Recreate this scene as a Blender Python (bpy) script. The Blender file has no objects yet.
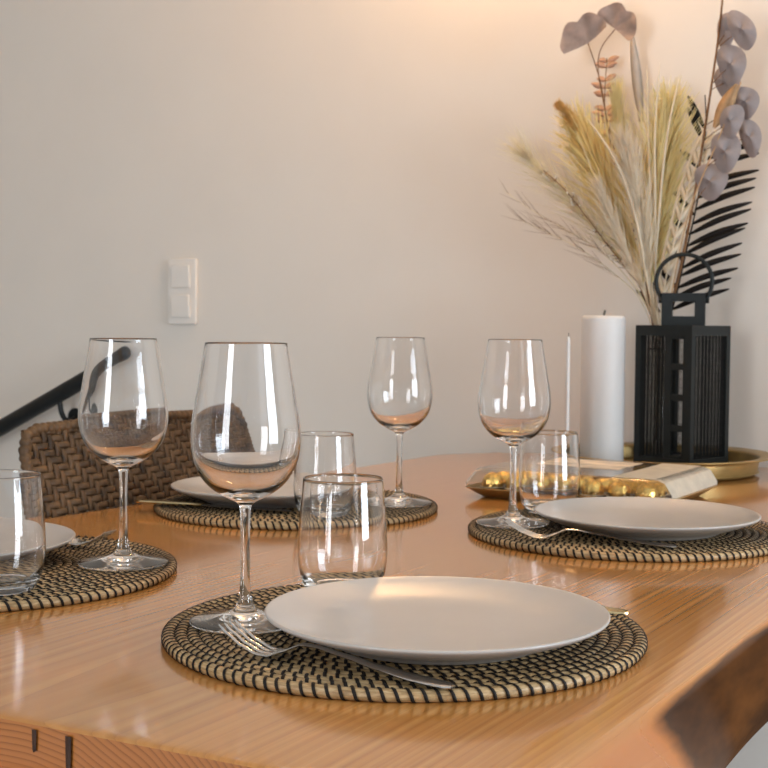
import bpy, math, random
from mathutils import Vector, Matrix, Euler

random.seed(7)
PI = math.pi
sc = bpy.context.scene
COL = sc.collection
TZ = 0.75                                   # height of the table top above the floor

# ---------------------------------------------------------------- camera, light, exposure
cam_d = bpy.data.cameras.new('camera')
cam = bpy.data.objects.new('camera', cam_d)
COL.objects.link(cam)
cam_d.sensor_width = 36.0
cam_d.lens = 1302.57 / 768 * 36.0
cam.location = (0, 0, TZ + 0.2441)
cam.rotation_mode = 'QUATERNION'
cam.rotation_quaternion = (Matrix.Rotation(math.radians(30.5), 3, 'Z')
                           @ Matrix.Rotation(PI / 2 - 0.0434, 3, 'X')
                           @ Matrix.Rotation(0.009, 3, 'Z')).to_quaternion()
cam_d.clip_start = 0.02
cam_d.dof.use_dof = True
cam_d.dof.focus_distance = 1.02
cam_d.dof.aperture_fstop = 24.0
sc.camera = cam

sc.view_settings.view_transform = 'Standard'
sc.view_settings.look = 'None'
sc.view_settings.gamma = 1.0
sc.view_settings.use_curve_mapping = False
sc.view_settings.exposure = 0.0
sc.cycles.max_bounces = 20
sc.cycles.diffuse_bounces = 10
sc.cycles.glossy_bounces = 8
sc.cycles.transmission_bounces = 20
sc.cycles.transparent_max_bounces = 20
sc.cycles.caustics_reflective = False
sc.cycles.caustics_refractive = True
sc.cycles.blur_glossy = 0.5
sc.cycles.sample_clamp_indirect = 12.0
sc.cycles.use_denoising = True

world = bpy.data.worlds.new('daylight'); sc.world = world
world.use_nodes = True
bgn = world.node_tree.nodes['Background']
bgn.inputs[0].default_value = (0.62, 0.78, 1.0, 1); bgn.inputs[1].default_value = 1.6

def area_light(name, loc, rot, sx, sy, power, color):
    d = bpy.data.lights.new(name, 'AREA'); d.shape = 'RECTANGLE'; d.size = sx; d.size_y = sy
    d.energy = power; d.color = color
    o = bpy.data.objects.new(name, d); COL.objects.link(o); o.location = loc; o.rotation_euler = rot
    return o
ROOM = (-3.4, 2.3, -2.7, 2.37, 2.5)          # x0 x1 y0 y1 height
area_light('daylight_from_garden_door', (-0.95, -2.66, 1.15), (PI / 2, 0, 0), 0.9, 2.0, 62, (0.95, 0.97, 1.0))
area_light('daylight_from_window', (2.26, 1.15, 1.20), (0, PI / 2, 0), 1.15, 1.0, 66, (0.80, 0.90, 1.0))

# ---------------------------------------------------------------- materials
def new_mat(name):
    m = bpy.data.materials.new(name); m.use_nodes = True
    nt = m.node_tree
    return m, nt, nt.nodes['Principled BSDF']
def N(nt, t, **kw):
    n = nt.nodes.new(t)
    for k, v in kw.items(): setattr(n, k, v)
    return n
def S(nt, n, sock, v):
    if hasattr(v, 'is_output'): nt.links.new(v, n.inputs[sock])
    else: n.inputs[sock].default_value = v
def math_n(nt, op, a, b=0.0):
    n = N(nt, 'ShaderNodeMath', operation=op); S(nt, n, 0, a); S(nt, n, 1, b); return n.outputs[0]
def ramp(nt, fac, stops):
    n = N(nt, 'ShaderNodeValToRGB'); S(nt, n, 'Fac', fac)
    e = n.color_ramp.elements
    while len(e) < len(stops): e.new(0.5)
    for q, (p, c) in zip(e, stops): q.position = p; q.color = (*c, 1)
    return n.outputs[0]
def noise(nt, vec, scale, detail=3, rough=0.55, dist=0.0):
    n = N(nt, 'ShaderNodeTexNoise'); S(nt, n, 'Vector', vec)
    n.inputs['Scale'].default_value = scale; n.inputs['Detail'].default_value = detail
    n.inputs['Roughness'].default_value = rough; n.inputs['Distortion'].default_value = dist
    return n.outputs['Fac']
def coords(nt, scale=(1, 1, 1), kind='Object'):
    tc = N(nt, 'ShaderNodeTexCoord'); mp = N(nt, 'ShaderNodeMapping')
    nt.links.new(tc.outputs[kind], mp.inputs[0]); mp.inputs['Scale'].default_value = scale
    return mp.outputs[0]
def mix_col(nt, fac, a, b, blend='MIX'):
    n = N(nt, 'ShaderNodeMix', data_type='RGBA', blend_type=blend)
    S(nt, n, 0, fac); 
    for i, v in ((6, a), (7, b)):
        S(nt, n, i, v if hasattr(v, 'is_output') else (*v, 1))
    return n.outputs[2]
def bump(nt, p, height, strength, dist=0.001):
    b = N(nt, 'ShaderNodeBump'); S(nt, b, 'Height', height)
    b.inputs['Strength'].default_value = strength; b.inputs['Distance'].default_value = dist
    nt.links.new(b.outputs[0], p.inputs['Normal'])

def plain(name, col, rough=0.5, metal=0.0, spec=0.5, var=0.08, scale=40, stretch=(1, 1, 1), bmp=0.0):
    m, nt, p = new_mat(name)
    f = noise(nt, coords(nt, stretch), scale, 4)
    lo = tuple(c * (1 - var) for c in col); hi = tuple(min(1, c * (1 + var)) for c in col)
    S(nt, p, 'Base Color', ramp(nt, f, [(0.3, lo), (0.7, hi)]))
    p.inputs['Roughness'].default_value = rough; p.inputs['Metallic'].default_value = metal
    p.inputs['Specular IOR Level'].default_value = spec
    if bmp: bump(nt, p, f, bmp)
    return m

def wood_material():
    m, nt, p = new_mat('lacquered_wood')
    co = coords(nt)
    sep = N(nt, 'ShaderNodeSeparateXYZ'); nt.links.new(co, sep.inputs[0])
    warp = noise(nt, coords(nt, (4.0, 0.6, 4.0)), 1.0, 3, 0.45)
    warp2 = noise(nt, coords(nt, (30, 1.6, 30)), 1.0, 2, 0.5)
    dx = math_n(nt, 'SUBTRACT', sep.outputs[0], -0.60)
    dz = math_n(nt, 'SUBTRACT', sep.outputs[2], -0.17)
    r = math_n(nt, 'SQRT', math_n(nt, 'ADD', math_n(nt, 'MULTIPLY', dx, dx), math_n(nt, 'MULTIPLY', dz, dz)))
    r = math_n(nt, 'ADD', r, math_n(nt, 'MULTIPLY', warp, 0.05))
    r = math_n(nt, 'ADD', r, math_n(nt, 'MULTIPLY', warp2, 0.002))
    n1 = N(nt, 'ShaderNodeTexNoise', noise_dimensions='1D')
    nt.links.new(math_n(nt, 'MULTIPLY', r, 240.0), n1.inputs['W'])
    n1.inputs['Scale'].default_value = 1.0; n1.inputs['Detail'].default_value = 2.5
    saw = math_n(nt, 'FRACT', math_n(nt, 'ADD', math_n(nt, 'MULTIPLY', r, 150.0), math_n(nt, 'MULTIPLY', n1.outputs['Fac'], 0.6)))
    saw = math_n(nt, 'POWER', saw, 7.0)
    fib = noise(nt, coords(nt, (160, 2.5, 160)), 1.0, 5, 0.6)
    base = ramp(nt, n1.outputs['Fac'], [(0.25, (0.46, 0.186, 0.040)), (0.5, (0.54, 0.234, 0.054)), (0.75, (0.63, 0.300, 0.082))])
    base = mix_col(nt, math_n(nt, 'MULTIPLY', saw, 0.40), base, (0.20, 0.066, 0.014))
    base = mix_col(nt, 0.22, base, ramp(nt, fib, [(0.3, (0.38, 0.155, 0.040)), (0.7, (0.60, 0.295, 0.095))]))
    # redder heartwood streaks along the board
    big = noise(nt, coords(nt, (7, 0.7, 7)), 1.0, 2)
    base = mix_col(nt, ramp(nt, big, [(0.45, (0, 0, 0)), (0.75, (0.40, 0.40, 0.40))]), base, (0.34, 0.120, 0.026))
    # end grain: darker, more saturated; natural edge: warm light painted in orange, then brown bark-stained wood
    geo = N(nt, 'ShaderNodeNewGeometry')
    ns = N(nt, 'ShaderNodeSeparateXYZ'); nt.links.new(geo.outputs['True Normal'], ns.inputs[0])
    endf = math_n(nt, 'GREATER_THAN', math_n(nt, 'ABSOLUTE', ns.outputs[1]), 0.8)
    ring = math_n(nt, 'POWER', math_n(nt, 'FRACT', math_n(nt, 'MULTIPLY', r, 250.0)), 4.0)
    endc = mix_col(nt, math_n(nt, 'MULTIPLY', ring, 0.8), (0.45, 0.155, 0.034), (0.13, 0.034, 0.007))
    base = mix_col(nt, endf, base, endc)
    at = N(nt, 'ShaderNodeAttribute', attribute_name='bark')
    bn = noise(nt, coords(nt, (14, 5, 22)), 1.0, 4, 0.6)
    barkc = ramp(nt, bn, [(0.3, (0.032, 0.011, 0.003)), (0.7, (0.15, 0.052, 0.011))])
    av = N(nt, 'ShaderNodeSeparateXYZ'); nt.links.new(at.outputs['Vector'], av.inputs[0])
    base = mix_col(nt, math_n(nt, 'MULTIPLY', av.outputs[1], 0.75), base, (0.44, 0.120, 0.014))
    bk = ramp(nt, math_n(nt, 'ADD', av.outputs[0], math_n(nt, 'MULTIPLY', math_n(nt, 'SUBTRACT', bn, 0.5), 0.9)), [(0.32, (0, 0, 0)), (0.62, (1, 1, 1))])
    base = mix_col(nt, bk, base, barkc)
    S(nt, p, 'Base Color', base)
    rg = ramp(nt, fib, [(0.2, (0.11,) * 3), (0.8, (0.18,) * 3)])
    S(nt, p, 'Roughness', mix_col(nt, av.outputs[0], rg, (0.75, 0.75, 0.75)))
    p.inputs['Coat Roughness'].default_value = 0.08
    S(nt, p, 'Coat Weight', math_n(nt, 'SUBTRACT', 0.42, math_n(nt, 'MULTIPLY', av.outputs[0], 0.42)))
    S(nt, p, 'Specular IOR Level', math_n(nt, 'SUBTRACT', 0.5, math_n(nt, 'MULTIPLY', av.outputs[0], 0.46)))
    bump(nt, p, fib, 0.05, 0.0008)
    return m

def glass_material(name, ior=1.47, col=(1, 1, 1), rough=0.0):
    m, nt, p = new_mat(name)
    nt.nodes.remove(p)
    g = N(nt, 'ShaderNodeBsdfGlass'); g.inputs['IOR'].default_value = ior
    g.inputs['Color'].default_value = (*col, 1); g.inputs['Roughness'].default_value = rough
    out = [n for n in nt.nodes if n.type == 'OUTPUT_MATERIAL'][0]
    nt.links.new(g.outputs[0], out.inputs[0])
    return m

def straw_material():
    m, nt, p = new_mat('seagrass_straw')
    at = N(nt, 'ShaderNodeAttribute', attribute_name='along')
    v = N(nt, 'ShaderNodeCombineXYZ'); nt.links.new(at.outputs['Vector'], v.inputs[0])
    mp = N(nt, 'ShaderNodeMapping'); nt.links.new(at.outputs['Vector'], mp.inputs[0]); mp.inputs['Scale'].default_value = (9, 1.6, 0)
    f = noise(nt, mp.outputs[0], 1.0, 4, 0.65)
    S(nt, p, 'Base Color', ramp(nt, f, [(0.28, (0.19, 0.108, 0.040)), (0.5, (0.45, 0.295, 0.135)), (0.75, (0.70, 0.54, 0.32))]))
    p.inputs['Roughness'].default_value = 0.48
    bump(nt, p, f, 0.5, 0.001)
    return m

def gold_dots(name):
    return plain(name, (0.80, 0.52, 0.16), 0.28, 0.9, 0.5, 0.3, 300, bmp=0.6)

def fluff(name, col, var=0.2):
    m, nt, p = new_mat(name)
    f = noise(nt, coords(nt), 55, 4)
    c = ramp(nt, f, [(0.3, tuple(q * (1 - var) for q in col)), (0.7, tuple(min(1, q * (1 + var * .5)) for q in col))])
    S(nt, p, 'Base Color', c); p.inputs['Roughness'].default_value = 0.85; p.inputs['Specular IOR Level'].default_value = 0.1
    t = N(nt, 'ShaderNodeBsdfTranslucent'); S(nt, t, 'Color', c)
    x = N(nt, 'ShaderNodeMixShader'); x.inputs[0].default_value = 0.50
    nt.links.new(p.outputs[0], x.inputs[1]); nt.links.new(t.outputs[0], x.inputs[2])
    out = [n for n in nt.nodes if n.type == 'OUTPUT_MATERIAL'][0]; nt.links.new(x.outputs[0], out.inputs[0])
    return m
M = {}
M['room'] = plain('unseen_wall_darkened', (0.46, 0.43, 0.39), 0.75, 0, 0.25, 0.012, 6)  # walls out of view, toned down to lessen bounced light
M['wall'] = plain('wall_paint', (0.72, 0.645, 0.56), 0.75, 0, 0.25, 0.012, 6, bmp=0.02)
M['ceiling'] = plain('ceiling_paint', (0.72, 0.70, 0.66), 0.8, 0, 0.2, 0.01, 6)
M['floor'] = plain('pale_floor_tile', (0.36, 0.45, 0.56), 0.35, 0, 0.4, 0.05, 5)
M['trim'] = plain('white_joinery', (0.82, 0.81, 0.79), 0.4, 0, 0.5, 0.02, 20)
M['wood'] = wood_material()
M['dark_wood'] = plain('dark_check', (0.045, 0.018, 0.008), 0.7, 0, 0.3, 0.4, 120)
M['black_metal'] = plain('black_powder_coat', (0.009, 0.009, 0.008), 0.42, 0.0, 0.3, 0.15, 120)
M['lantern'] = plain('dark_green_black_metal', (0.010, 0.012, 0.011), 0.55, 0.0, 0.3, 0.15, 120)
M['mesh'] = plain('black_wire', (0.010, 0.010, 0.009), 0.6, 0.0, 0.25, 0.15, 120)
M['glass'] = glass_material('clear_crystal', 1.46)
M['vase'] = glass_material('vase_glass', 1.45, (0.97, 0.98, 0.97))
M['ceramic'] = plain('satin_stoneware', (0.46, 0.425, 0.39), 0.30, 0, 0.5, 0.02, 30)
M['straw'] = straw_material()
M['stitch'] = plain('black_raffia', (0.011, 0.008, 0.006), 0.6, 0, 0.25, 0.35, 300)
M['steel'] = plain('polished_steel', (0.62, 0.60, 0.57), 0.16, 1.0, 0.5, 0.04, 60)
M['gold_steel'] = plain('brass_toned_handle', (0.70, 0.55, 0.30), 0.22, 1.0, 0.5, 0.05, 60)
M['wicker'] = plain('brown_wicker', (0.098, 0.052, 0.022), 0.55, 0, 0.3, 0.6, 60, (1, 1, 1), 0.3)
M['brass'] = plain('brushed_gold_tray', (0.36, 0.24, 0.085), 0.38, 0.6, 0.5, 0.08, 40)
M['wax'] = plain('white_wax', (0.68, 0.64, 0.60), 0.5, 0, 0.4, 0.02, 20)
M['wick'] = plain('burnt_wick', (0.12, 0.10, 0.08), 0.8)
M['foil'] = gold_dots('crinkled_gold_foil')
M['cup'] = plain('brown_paper_cup', (0.16, 0.075, 0.03), 0.6, 0, 0.3, 0.2, 80)
M['cupdot'] = plain('pale_cup_rim', (0.80, 0.66, 0.45), 0.5, 0, 0.4, 0.1, 80)
M['boxbase'] = plain('bronze_plastic_base', (0.42, 0.28, 0.11), 0.3, 0.4, 0.5, 0.1, 40)
M['lid'] = glass_material('clear_plastic_lid', 1.25, (0.99, 0.98, 0.96), 0.10)
M['label'] = plain('printed_paper_label', (0.62, 0.50, 0.36), 0.45, 0, 0.4, 0.5, 22, (1, 1.6, 1))
M['switch'] = plain('white_switch_plastic', (0.76, 0.69, 0.61), 0.35, 0, 0.5, 0.01, 30)
M['plume_y'] = fluff('yellow_pampas', (1.0, 0.86, 0.46), .06)
M['plume_p'] = fluff('pale_pampas', (1.0, 0.90, 0.56), .06)
M['plume_o'] = fluff('ochre_grass', (0.85, 0.56, 0.20), 0.25)
M['cream'] = fluff('bleached_leaf', (0.95, 0.86, 0.70), 0.1)
M['beige'] = fluff('beige_grass', (0.98, 0.86, 0.64), 0.2)
M['twig'] = plain('brown_twig', (0.20, 0.095, 0.038), 0.7, 0, 0.3, 0.3, 90)
M['bead'] = plain('pale_seed_bead', (0.82, 0.78, 0.70), 0.3, 0, 0.6, 0.1, 90)
M['lilac'] = fluff('grey_lilac_leaf', (0.50, 0.43, 0.41), 0.12)
M['ginkgo'] = fluff('dusty_mauve_leaf', (0.54, 0.43, 0.37), 0.18)
M['pink'] = fluff('pink_dried_leaf', (0.80, 0.55, 0.40), 0.2)
M['husk'] = fluff('tan_husk', (0.70, 0.50, 0.30), 0.2)
M['blackleaf'] = plain('black_dyed_palm', (0.012, 0.009, 0.008), 0.65, 0, 0.25, 0.2, 60)
M['feather'] = fluff('white_grey_feather', (0.75, 0.68, 0.60), 0.1)

# ---------------------------------------------------------------- mesh helpers
class MB:
    def __init__(s): s.v = []; s.f = []; s.attr = []
    def add(s, vs, fs, at=None):
        b = len(s.v); s.v += [tuple(q) for q in vs]; s.f += [tuple(b + i for i in q) for q in fs]
        s.attr += (at if at is not None else [(0, 0, 0)] * len(vs))
    def box(s, c, d, rz=0.0, ry=0.0, rx=0.0):
        R = Euler((rx, ry, rz)).to_matrix(); c = Vector(c)
        vs = [c + R @ Vector((x * d[0] / 2, y * d[1] / 2, z * d[2] / 2)) for x in (-1, 1) for y in (-1, 1) for z in (-1, 1)]
        s.add(vs, [(0, 1, 3, 2), (4, 6, 7, 5), (0, 4, 5, 1), (2, 3, 7, 6), (0, 2, 6, 4), (1, 5, 7, 3)])
    def rbox(s, c, d, r, seg=3, rz=0.0):
        """box with rounded vertical corners and a small rounding at top and bottom"""
        pts = []
        for k, (sx, sy) in enumerate(((1, 1), (-1, 1), (-1, -1), (1, -1))):
            for i in range(seg + 1):
                a = k * PI / 2 + i * PI / 2 / seg
                pts.append((sx * (d[0] / 2 - r) + r * math.cos(a), sy * (d[1] / 2 - r) + r * math.sin(a)))
        e = min(r, d[2] / 2) * 0.5
        R = Matrix.Rotation(rz, 3, 'Z'); c = Vector(c); rows = []
        for z, k in ((-d[2] / 2, e), (-d[2] / 2 + e, 0), (d[2] / 2 - e, 0), (d[2] / 2, e)):
            rows.append([c + R @ Vector((x - (k if x > 0 else -k), y - (k if y > 0 else -k), z)) for x, y in pts])
        n = len(pts); vs = [q for r_ in rows for q in r_]
        fs = [(j * n + i, j * n + (i + 1) % n, (j + 1) * n + (i + 1) % n, (j + 1) * n + i) for j in range(3) for i in range(n)]
        fs += [tuple(range(n - 1, -1, -1)), tuple(range(3 * n, 4 * n))]
        s.add(vs, fs)
    def lathe(s, prof, n=64, c=(0, 0, 0), closed=False):
        vs = []; fs = []; m = len(prof); ring = []
        for r, z in prof:
            if r < 1e-7: ring.append([len(vs)]); vs.append((c[0], c[1], c[2] + z))
            else:
                ring.append(list(range(len(vs), len(vs) + n)))
                vs += [(c[0] + r * math.cos(2 * PI * i / n), c[1] + r * math.sin(2 * PI * i / n), c[2] + z) for i in range(n)]
        pairs = [(k, k + 1) for k in range(m - 1)] + ([(m - 1, 0)] if closed else [])
        for a, b in pairs:
            A, B = ring[a], ring[b]
            for i in range(n):
                j = (i + 1) % n
                if len(A) == 1 and len(B) == 1: break
                if len(A) == 1: fs.append((A[0], B[j], B[i]))
                elif len(B) == 1: fs.append((A[i], A[j], B[0]))
                else: fs.append((A[i], A[j], B[j], B[i]))
        s.add(vs, fs)
    def tube(s, path, rad, n=8, caps=True, flat=1.0):
        path = [Vector(q) for q in path]; m = len(path)
        if not isinstance(rad, (list, tuple)): rad = [rad] * m
        up = None; vs = []
        for i in range(m):
            t = (path[min(i + 1, m - 1)] - path[max(i - 1, 0)])
            t = t.normalized() if t.length > 1e-9 else Vector((0, 0, 1))
            if up is None:
                up = Vector((0, 0, 1)) if abs(t.z) < 0.9 else Vector((1, 0, 0))
            x = (up - t * up.dot(t))
            x = x.normalized() if x.length > 1e-9 else t.orthogonal().normalized()
            up = x; y = t.cross(x)
            for k in range(n):
                a = 2 * PI * k / n
                vs.append(path[i] + (x * math.cos(a) * flat + y * math.sin(a)) * rad[i])
        fs = [(i * n + k, i * n + (k + 1) % n, (i + 1) * n + (k + 1) % n, (i + 1) * n + k) for i in range(m - 1) for k in range(n)]
        if caps: fs += [tuple(range(n - 1, -1, -1)), tuple(range((m - 1) * n, m * n))]
        s.add(vs, fs)
    def grid(s, rows, closed=False):
        """rows of equal length lists of points"""
        n = len(rows[0]); vs = [q for r in rows for q in r]; fs = []
        for j in range(len(rows) - 1):
            for i in range(n - (0 if closed else 1)):
                k = (i + 1) % n
                fs.append((j * n + i, j * n + k, (j + 1) * n + k, (j + 1) * n + i))
        s.add(vs, fs)
    def build(s, name, mat, parent=None, smooth=True, loc=None, attr=None, angle=None):
        me = bpy.data.meshes.new(name); me.from_pydata(s.v, [], s.f)
        mats = mat if isinstance(mat, list) else [mat]
        for q in mats: me.materials.append(q)
        if attr:
            a = me.attributes.new(attr, 'FLOAT_VECTOR', 'POINT')
            a.data.foreach_set('vector', [x for q in s.attr for x in q])
        me.update()
        if smooth: me.shade_smooth()
        if smooth and angle: me.set_sharp_from_angle(angle=math.radians(angle))
        o = bpy.data.objects.new(name, me); COL.objects.link(o)
        if parent: o.parent = parent
        if loc: o.location = loc
        return o

def fix_normals(o):
    import bmesh
    bm = bmesh.new(); bm.from_mesh(o.data); bmesh.ops.recalc_face_normals(bm, faces=bm.faces); bm.to_mesh(o.data); bm.free()
    return o
def tag(o, label, cat, group=None):
    o['label'] = label; o['category'] = cat
    if group: o['group'] = group
    return o
def thing(name, label, cat, loc=(0, 0, 0), rz=0.0, group=None):
    o = bpy.data.objects.new(name, None); COL.objects.link(o)
    o.location = loc; o.rotation_euler = (0, 0, rz)
    return tag(o, label, cat, group)
def struct(o): o['kind'] = 'structure'; return o
def copy_thing(root, label, loc, rz=0.0, group=None):
    r = root.copy(); COL.objects.link(r); r.location = loc; r.rotation_euler = (0, 0, rz); r['label'] = label
    if group: r['group'] = group
    for ch in root.children:
        c = ch.copy(); COL.objects.link(c); c.parent = r
        for g in ch.children:
            d = g.copy(); COL.objects.link(d); d.parent = c
    return r
def smooth_path(pts, k=6):
    """Catmull-Rom through the points"""
    P = [Vector(q) for q in pts]; out = []
    for i in range(len(P) - 1):
        p0 = P[max(i - 1, 0)]; p1 = P[i]; p2 = P[i + 1]; p3 = P[min(i + 2, len(P) - 1)]
        for j in range(k):
            t = j / k
            out.append(0.5 * ((2 * p1) + (p2 - p0) * t + (2 * p0 - 5 * p1 + 4 * p2 - p3) * t * t + (3 * p1 - p0 - 3 * p2 + p3) * t ** 3))
    out.append(P[-1]); return out
def smooth_profile(pts, k=5):
    return [(max(q[0], 0), q[1]) for q in smooth_path([(a, b, 0) for a, b in pts], k)]

# ---------------------------------------------------------------- the room
X0, X1, Y0, Y1, HT = ROOM
def slab(name, c, d, mat):
    m = MB(); m.box(c, d); return struct(m.build(name, mat, smooth=False))
slab('floor', ((X0 + X1) / 2, (Y0 + Y1) / 2, -0.05), (X1 - X0 + .3, Y1 - Y0 + .3, 0.1), M['floor'])
slab('ceiling', ((X0 + X1) / 2, (Y0 + Y1) / 2, HT + 0.05), (X1 - X0 + .3, Y1 - Y0 + .3, 0.1), M['ceiling'])
slab('wall_back', ((X0 + X1) / 2, Y1 + 0.06, HT / 2), (X1 - X0 + .24, 0.12, HT), M['wall'])
slab('wall_left', (X0 - 0.06, (Y0 + Y1) / 2, HT / 2), (0.12, Y1 - Y0, HT), M['room'])
# front wall with the garden door opening, right wall with the window opening
m = MB()
dx0, dx1, dh = -1.45, -0.45, 2.15
m.box(((X0 + dx0) / 2, Y0 - 0.06, HT / 2), (dx0 - X0, 0.12, HT)); m.box(((dx1 + X1) / 2, Y0 - 0.06, HT / 2), (X1 - dx1, 0.12, HT))
m.box(((dx0 + dx1) / 2, Y0 - 0.06, (dh + HT) / 2), (dx1 - dx0, 0.12, HT - dh))
struct(m.build('wall_front', M['room'], smooth=False))
m = MB()
wy0, wy1, wz0, wz1 = 0.55, 1.75, 0.55, 1.85
m.box((X1 + 0.06, (Y0 + wy0) / 2, HT / 2), (0.12, wy0 - Y0, HT)); m.box((X1 + 0.06, (wy1 + Y1) / 2, HT / 2), (0.12, Y1 - wy1, HT))
m.box((X1 + 0.06, (wy0 + wy1) / 2, wz0 / 2), (0.12, wy1 - wy0, wz0)); m.box((X1 + 0.06, (wy0 + wy1) / 2, (wz1 + HT) / 2), (0.12, wy1 - wy0, HT - wz1))
struct(m.build('wall_right', M['room'], smooth=False))
m = MB()
for x in (dx0 + .025, dx1 - .025): m.box((x, Y0 - 0.02, dh / 2), (0.05, 0.09, dh))
m.box(((dx0 + dx1) / 2, Y0 - 0.02, dh - .025), (dx1 - dx0 - .1, 0.09, 0.05))
struct(m.build('door_1', M['trim'], smooth=False))
m = MB()
for y in (wy0 + .025, wy1 - .025): m.box((X1 + 0.02, y, (wz0 + wz1) / 2), (0.09, 0.05, wz1 - wz0))
for z in (wz0 + .025, wz1 - .025): m.box((X1 + 0.02, (wy0 + wy1) / 2, z), (0.09, wy1 - wy0 - .1, 0.05))
struct(m.build('window_1', M['trim'], smooth=False))
m = MB(); m.box(((X0 + X1) / 2, Y1 - 0.006, 0.04), (X1 - X0, 0.012, 0.08)); struct(m.build('baseboard_back', M['trim'], smooth=False))

# warm wall lamp above the picture
lp = thing('wall_lamp', 'small warm lit wall lamp fixed high on the wall above the dried flowers', 'lamp', (-1.02, Y1, TZ + 1.20))
m = MB(); m.lathe([(0, -.008), (.045, -.008), (.05, 0), (.05, .012), (.045, .016), (0, .016)], 32)
o = m.build('wall_plate', M['trim'], lp, loc=(0, -0.017, 0)); o.rotation_euler = (PI / 2, 0, 0)
m = MB(); m.tube(smooth_path([(0, -.03, 0), (0, -.12, -.02), (0, -.20, -.01), (0, -.22, .03)]), .006, 10); m.build('arm', M['trim'], lp)
m = MB(); m.lathe([(0, .03), (.028, .03), (.030, .034), (.030, .05), (.026, .056), (0, .056)], 32); m.build('lamp_cap', M['trim'], lp, loc=(0, -.22, 0), angle=40)
bm_, nt_, p_ = new_mat('lit_globe'); p_.inputs['Emission Color'].default_value = (1, .58, .25, 1); p_.inputs['Emission Strength'].default_value = 108
m = MB(); m.lathe([(.07 * math.sin(PI * i / 20), .122 - .07 * math.cos(PI * i / 20)) for i in range(21)], 32); m.build('glass_globe', bm_, lp, loc=(0, -.22, 0))

# ---------------------------------------------------------------- light switch and handrail on the back wall
sw = thing('light_switch', 'white double light switch on the wall above the chair', 'light switch', (-1.936, Y1, TZ + 0.323))
m = MB(); m.rbox((0, 0, 0), (0.083, 0.152, 0.009), 0.006); o = m.build('switch_frame', M['switch'], sw, loc=(0, -0.0045, 0), angle=35); o.rotation_euler = (PI / 2, 0, 0)
for z in (0.0345, -0.0345):
    m = MB(); m.rbox((0, 0, 0), (0.052, 0.052, 0.006), 0.003)
    o = m.build('rocker', M['switch'], sw, loc=(0, -0.0118, z), angle=35); o.rotation_euler = (PI / 2 + 0.05, 0, 0)

hr = thing('handrail', 'black round metal handrail sloping down along the wall behind the wicker chair', 'handrail', (-2.27, 2.31, TZ + 0.078))
a = Vector((-2.062, 2.31, TZ + 0.171)) - hr.location; b = Vector((-3.25, 2.31, TZ - 0.371)) - hr.location
d = (a - b).normalized(); R_ = 0.0195
pth = [b] + [b.lerp(a, t) for t in (0.25, 0.5, 0.75, 1)] + [a + d * R_ * q for q in (0.5, 0.8, 0.95, 1.0)]
m = MB(); m.tube(pth, [R_] * 5 + [R_ * q for q in (0.87, 0.6, 0.31, 0.02)], 24); m.build('rail', M['black_metal'], hr)
br = None
m = MB(); m.tube(smooth_path([(0.0, 0, -.012), (0.004, 0.002, -.045), (0.008, 0.016, -.068), (0.004, 0.04, -.066), (0.0, 0.056, -.062)]), .0065, 12); br = m.build('bracket', M['black_metal'], hr)
m = MB(); m.lathe([(0, -.004), (.022, -.004), (.024, 0), (.024, .004), (0, .005)], 32); o = m.build('rosette', M['black_metal'], br, loc=(0, .0555, -.062), angle=40); o.rotation_euler = (PI / 2, 0, 0)

# ---------------------------------------------------------------- the table
tb = thing('dining_table', 'solid wood slab dining table with a natural edge and glossy orange-brown top', 'table', (-0.733, 1.45, 0))
TH = 0.072
def sm(a, b, x):
    t = min(1, max(0, (x - a) / (b - a))); return t * t * (3 - 2 * t)
rt = random.Random(3)
ph = [rt.uniform(0, 6.28) for _ in range(8)]
def wob(y, k):
    return 0.004 * math.sin(3.1 * y + ph[k]) + 0.0025 * math.sin(7.7 * y + ph[k + 1]) + 0.0012 * math.sin(17 * y + ph[k + 2])
rows = []; battr = []
ys = [0.0, 0.0012, 0.004] + [0.012 + (1.755 - 0.024) * i / 150 for i in range(151)] + [1.751, 1.7538, 1.755]
for yi in ys:
    inset = 0.0016 if yi in (ys[0], ys[-1]) else (0.0006 if yi in (ys[1], ys[-2]) else 0.0)
    far = sm(1.60, 1.745, yi); near = 1 - sm(0.0, 0.12, yi)
    xr = -0.279 + wob(yi, 0) - 0.05 * far ** 3
    xl = -1.184 + wob(yi, 4) + 0.07 * far ** 2
    bulge = 0.030 + 0.007 * math.sin(5.3 * yi + 1.0) + 0.005 * math.sin(13 * yi)
    y = 0.5765 + yi
    prof = []
    nx = 24
    for i in range(nx + 1):                       # the flat top, left to right
        x = xl + (xr - xl) * i / nx
        prof.append((x, -inset, 0.0))
    for (fx, fz) in ((0.06, -0.0008), (0.16, -0.003), (0.30, -0.009), (0.50, -0.019), (0.75, -0.031), (0.95, -0.044), (1.0, -0.055), (0.88, -0.066), (0.45, -0.071)):
        w = sm(0.000, -0.006, fz)
        prof.append((xr + bulge * fx, fz, w))
    for i in range(nx + 1):
        x = xr - 0.01 + (xl + 0.01 - (xr - 0.01)) * i / nx
        prof.append((x, -TH + inset, 0.0))
    for (fx, fz) in ((-1.2, -0.071), (-1.0, -0.062), (-0.6, -0.046), (-0.2, -0.030), (0.1, -0.015), (0.08, -0.004)):
        prof.append((xl - 0.02 * fx, fz, 0.6))
    yy = lambda x: y + (1 - sm(0, 0.3, yi)) * 0.050 * (x + 0.50) + far * 0.055 * (x + 0.86) * sm(1.45, 1.755, yi)
    rows.append([(x, yy(x), TZ + z) for x, z, w in prof])
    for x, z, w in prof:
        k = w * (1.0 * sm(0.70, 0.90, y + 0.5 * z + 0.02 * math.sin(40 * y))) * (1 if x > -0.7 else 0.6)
        battr.append((k, w, 0))  # bark amount, then amount of the warm light painted on the edge
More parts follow.
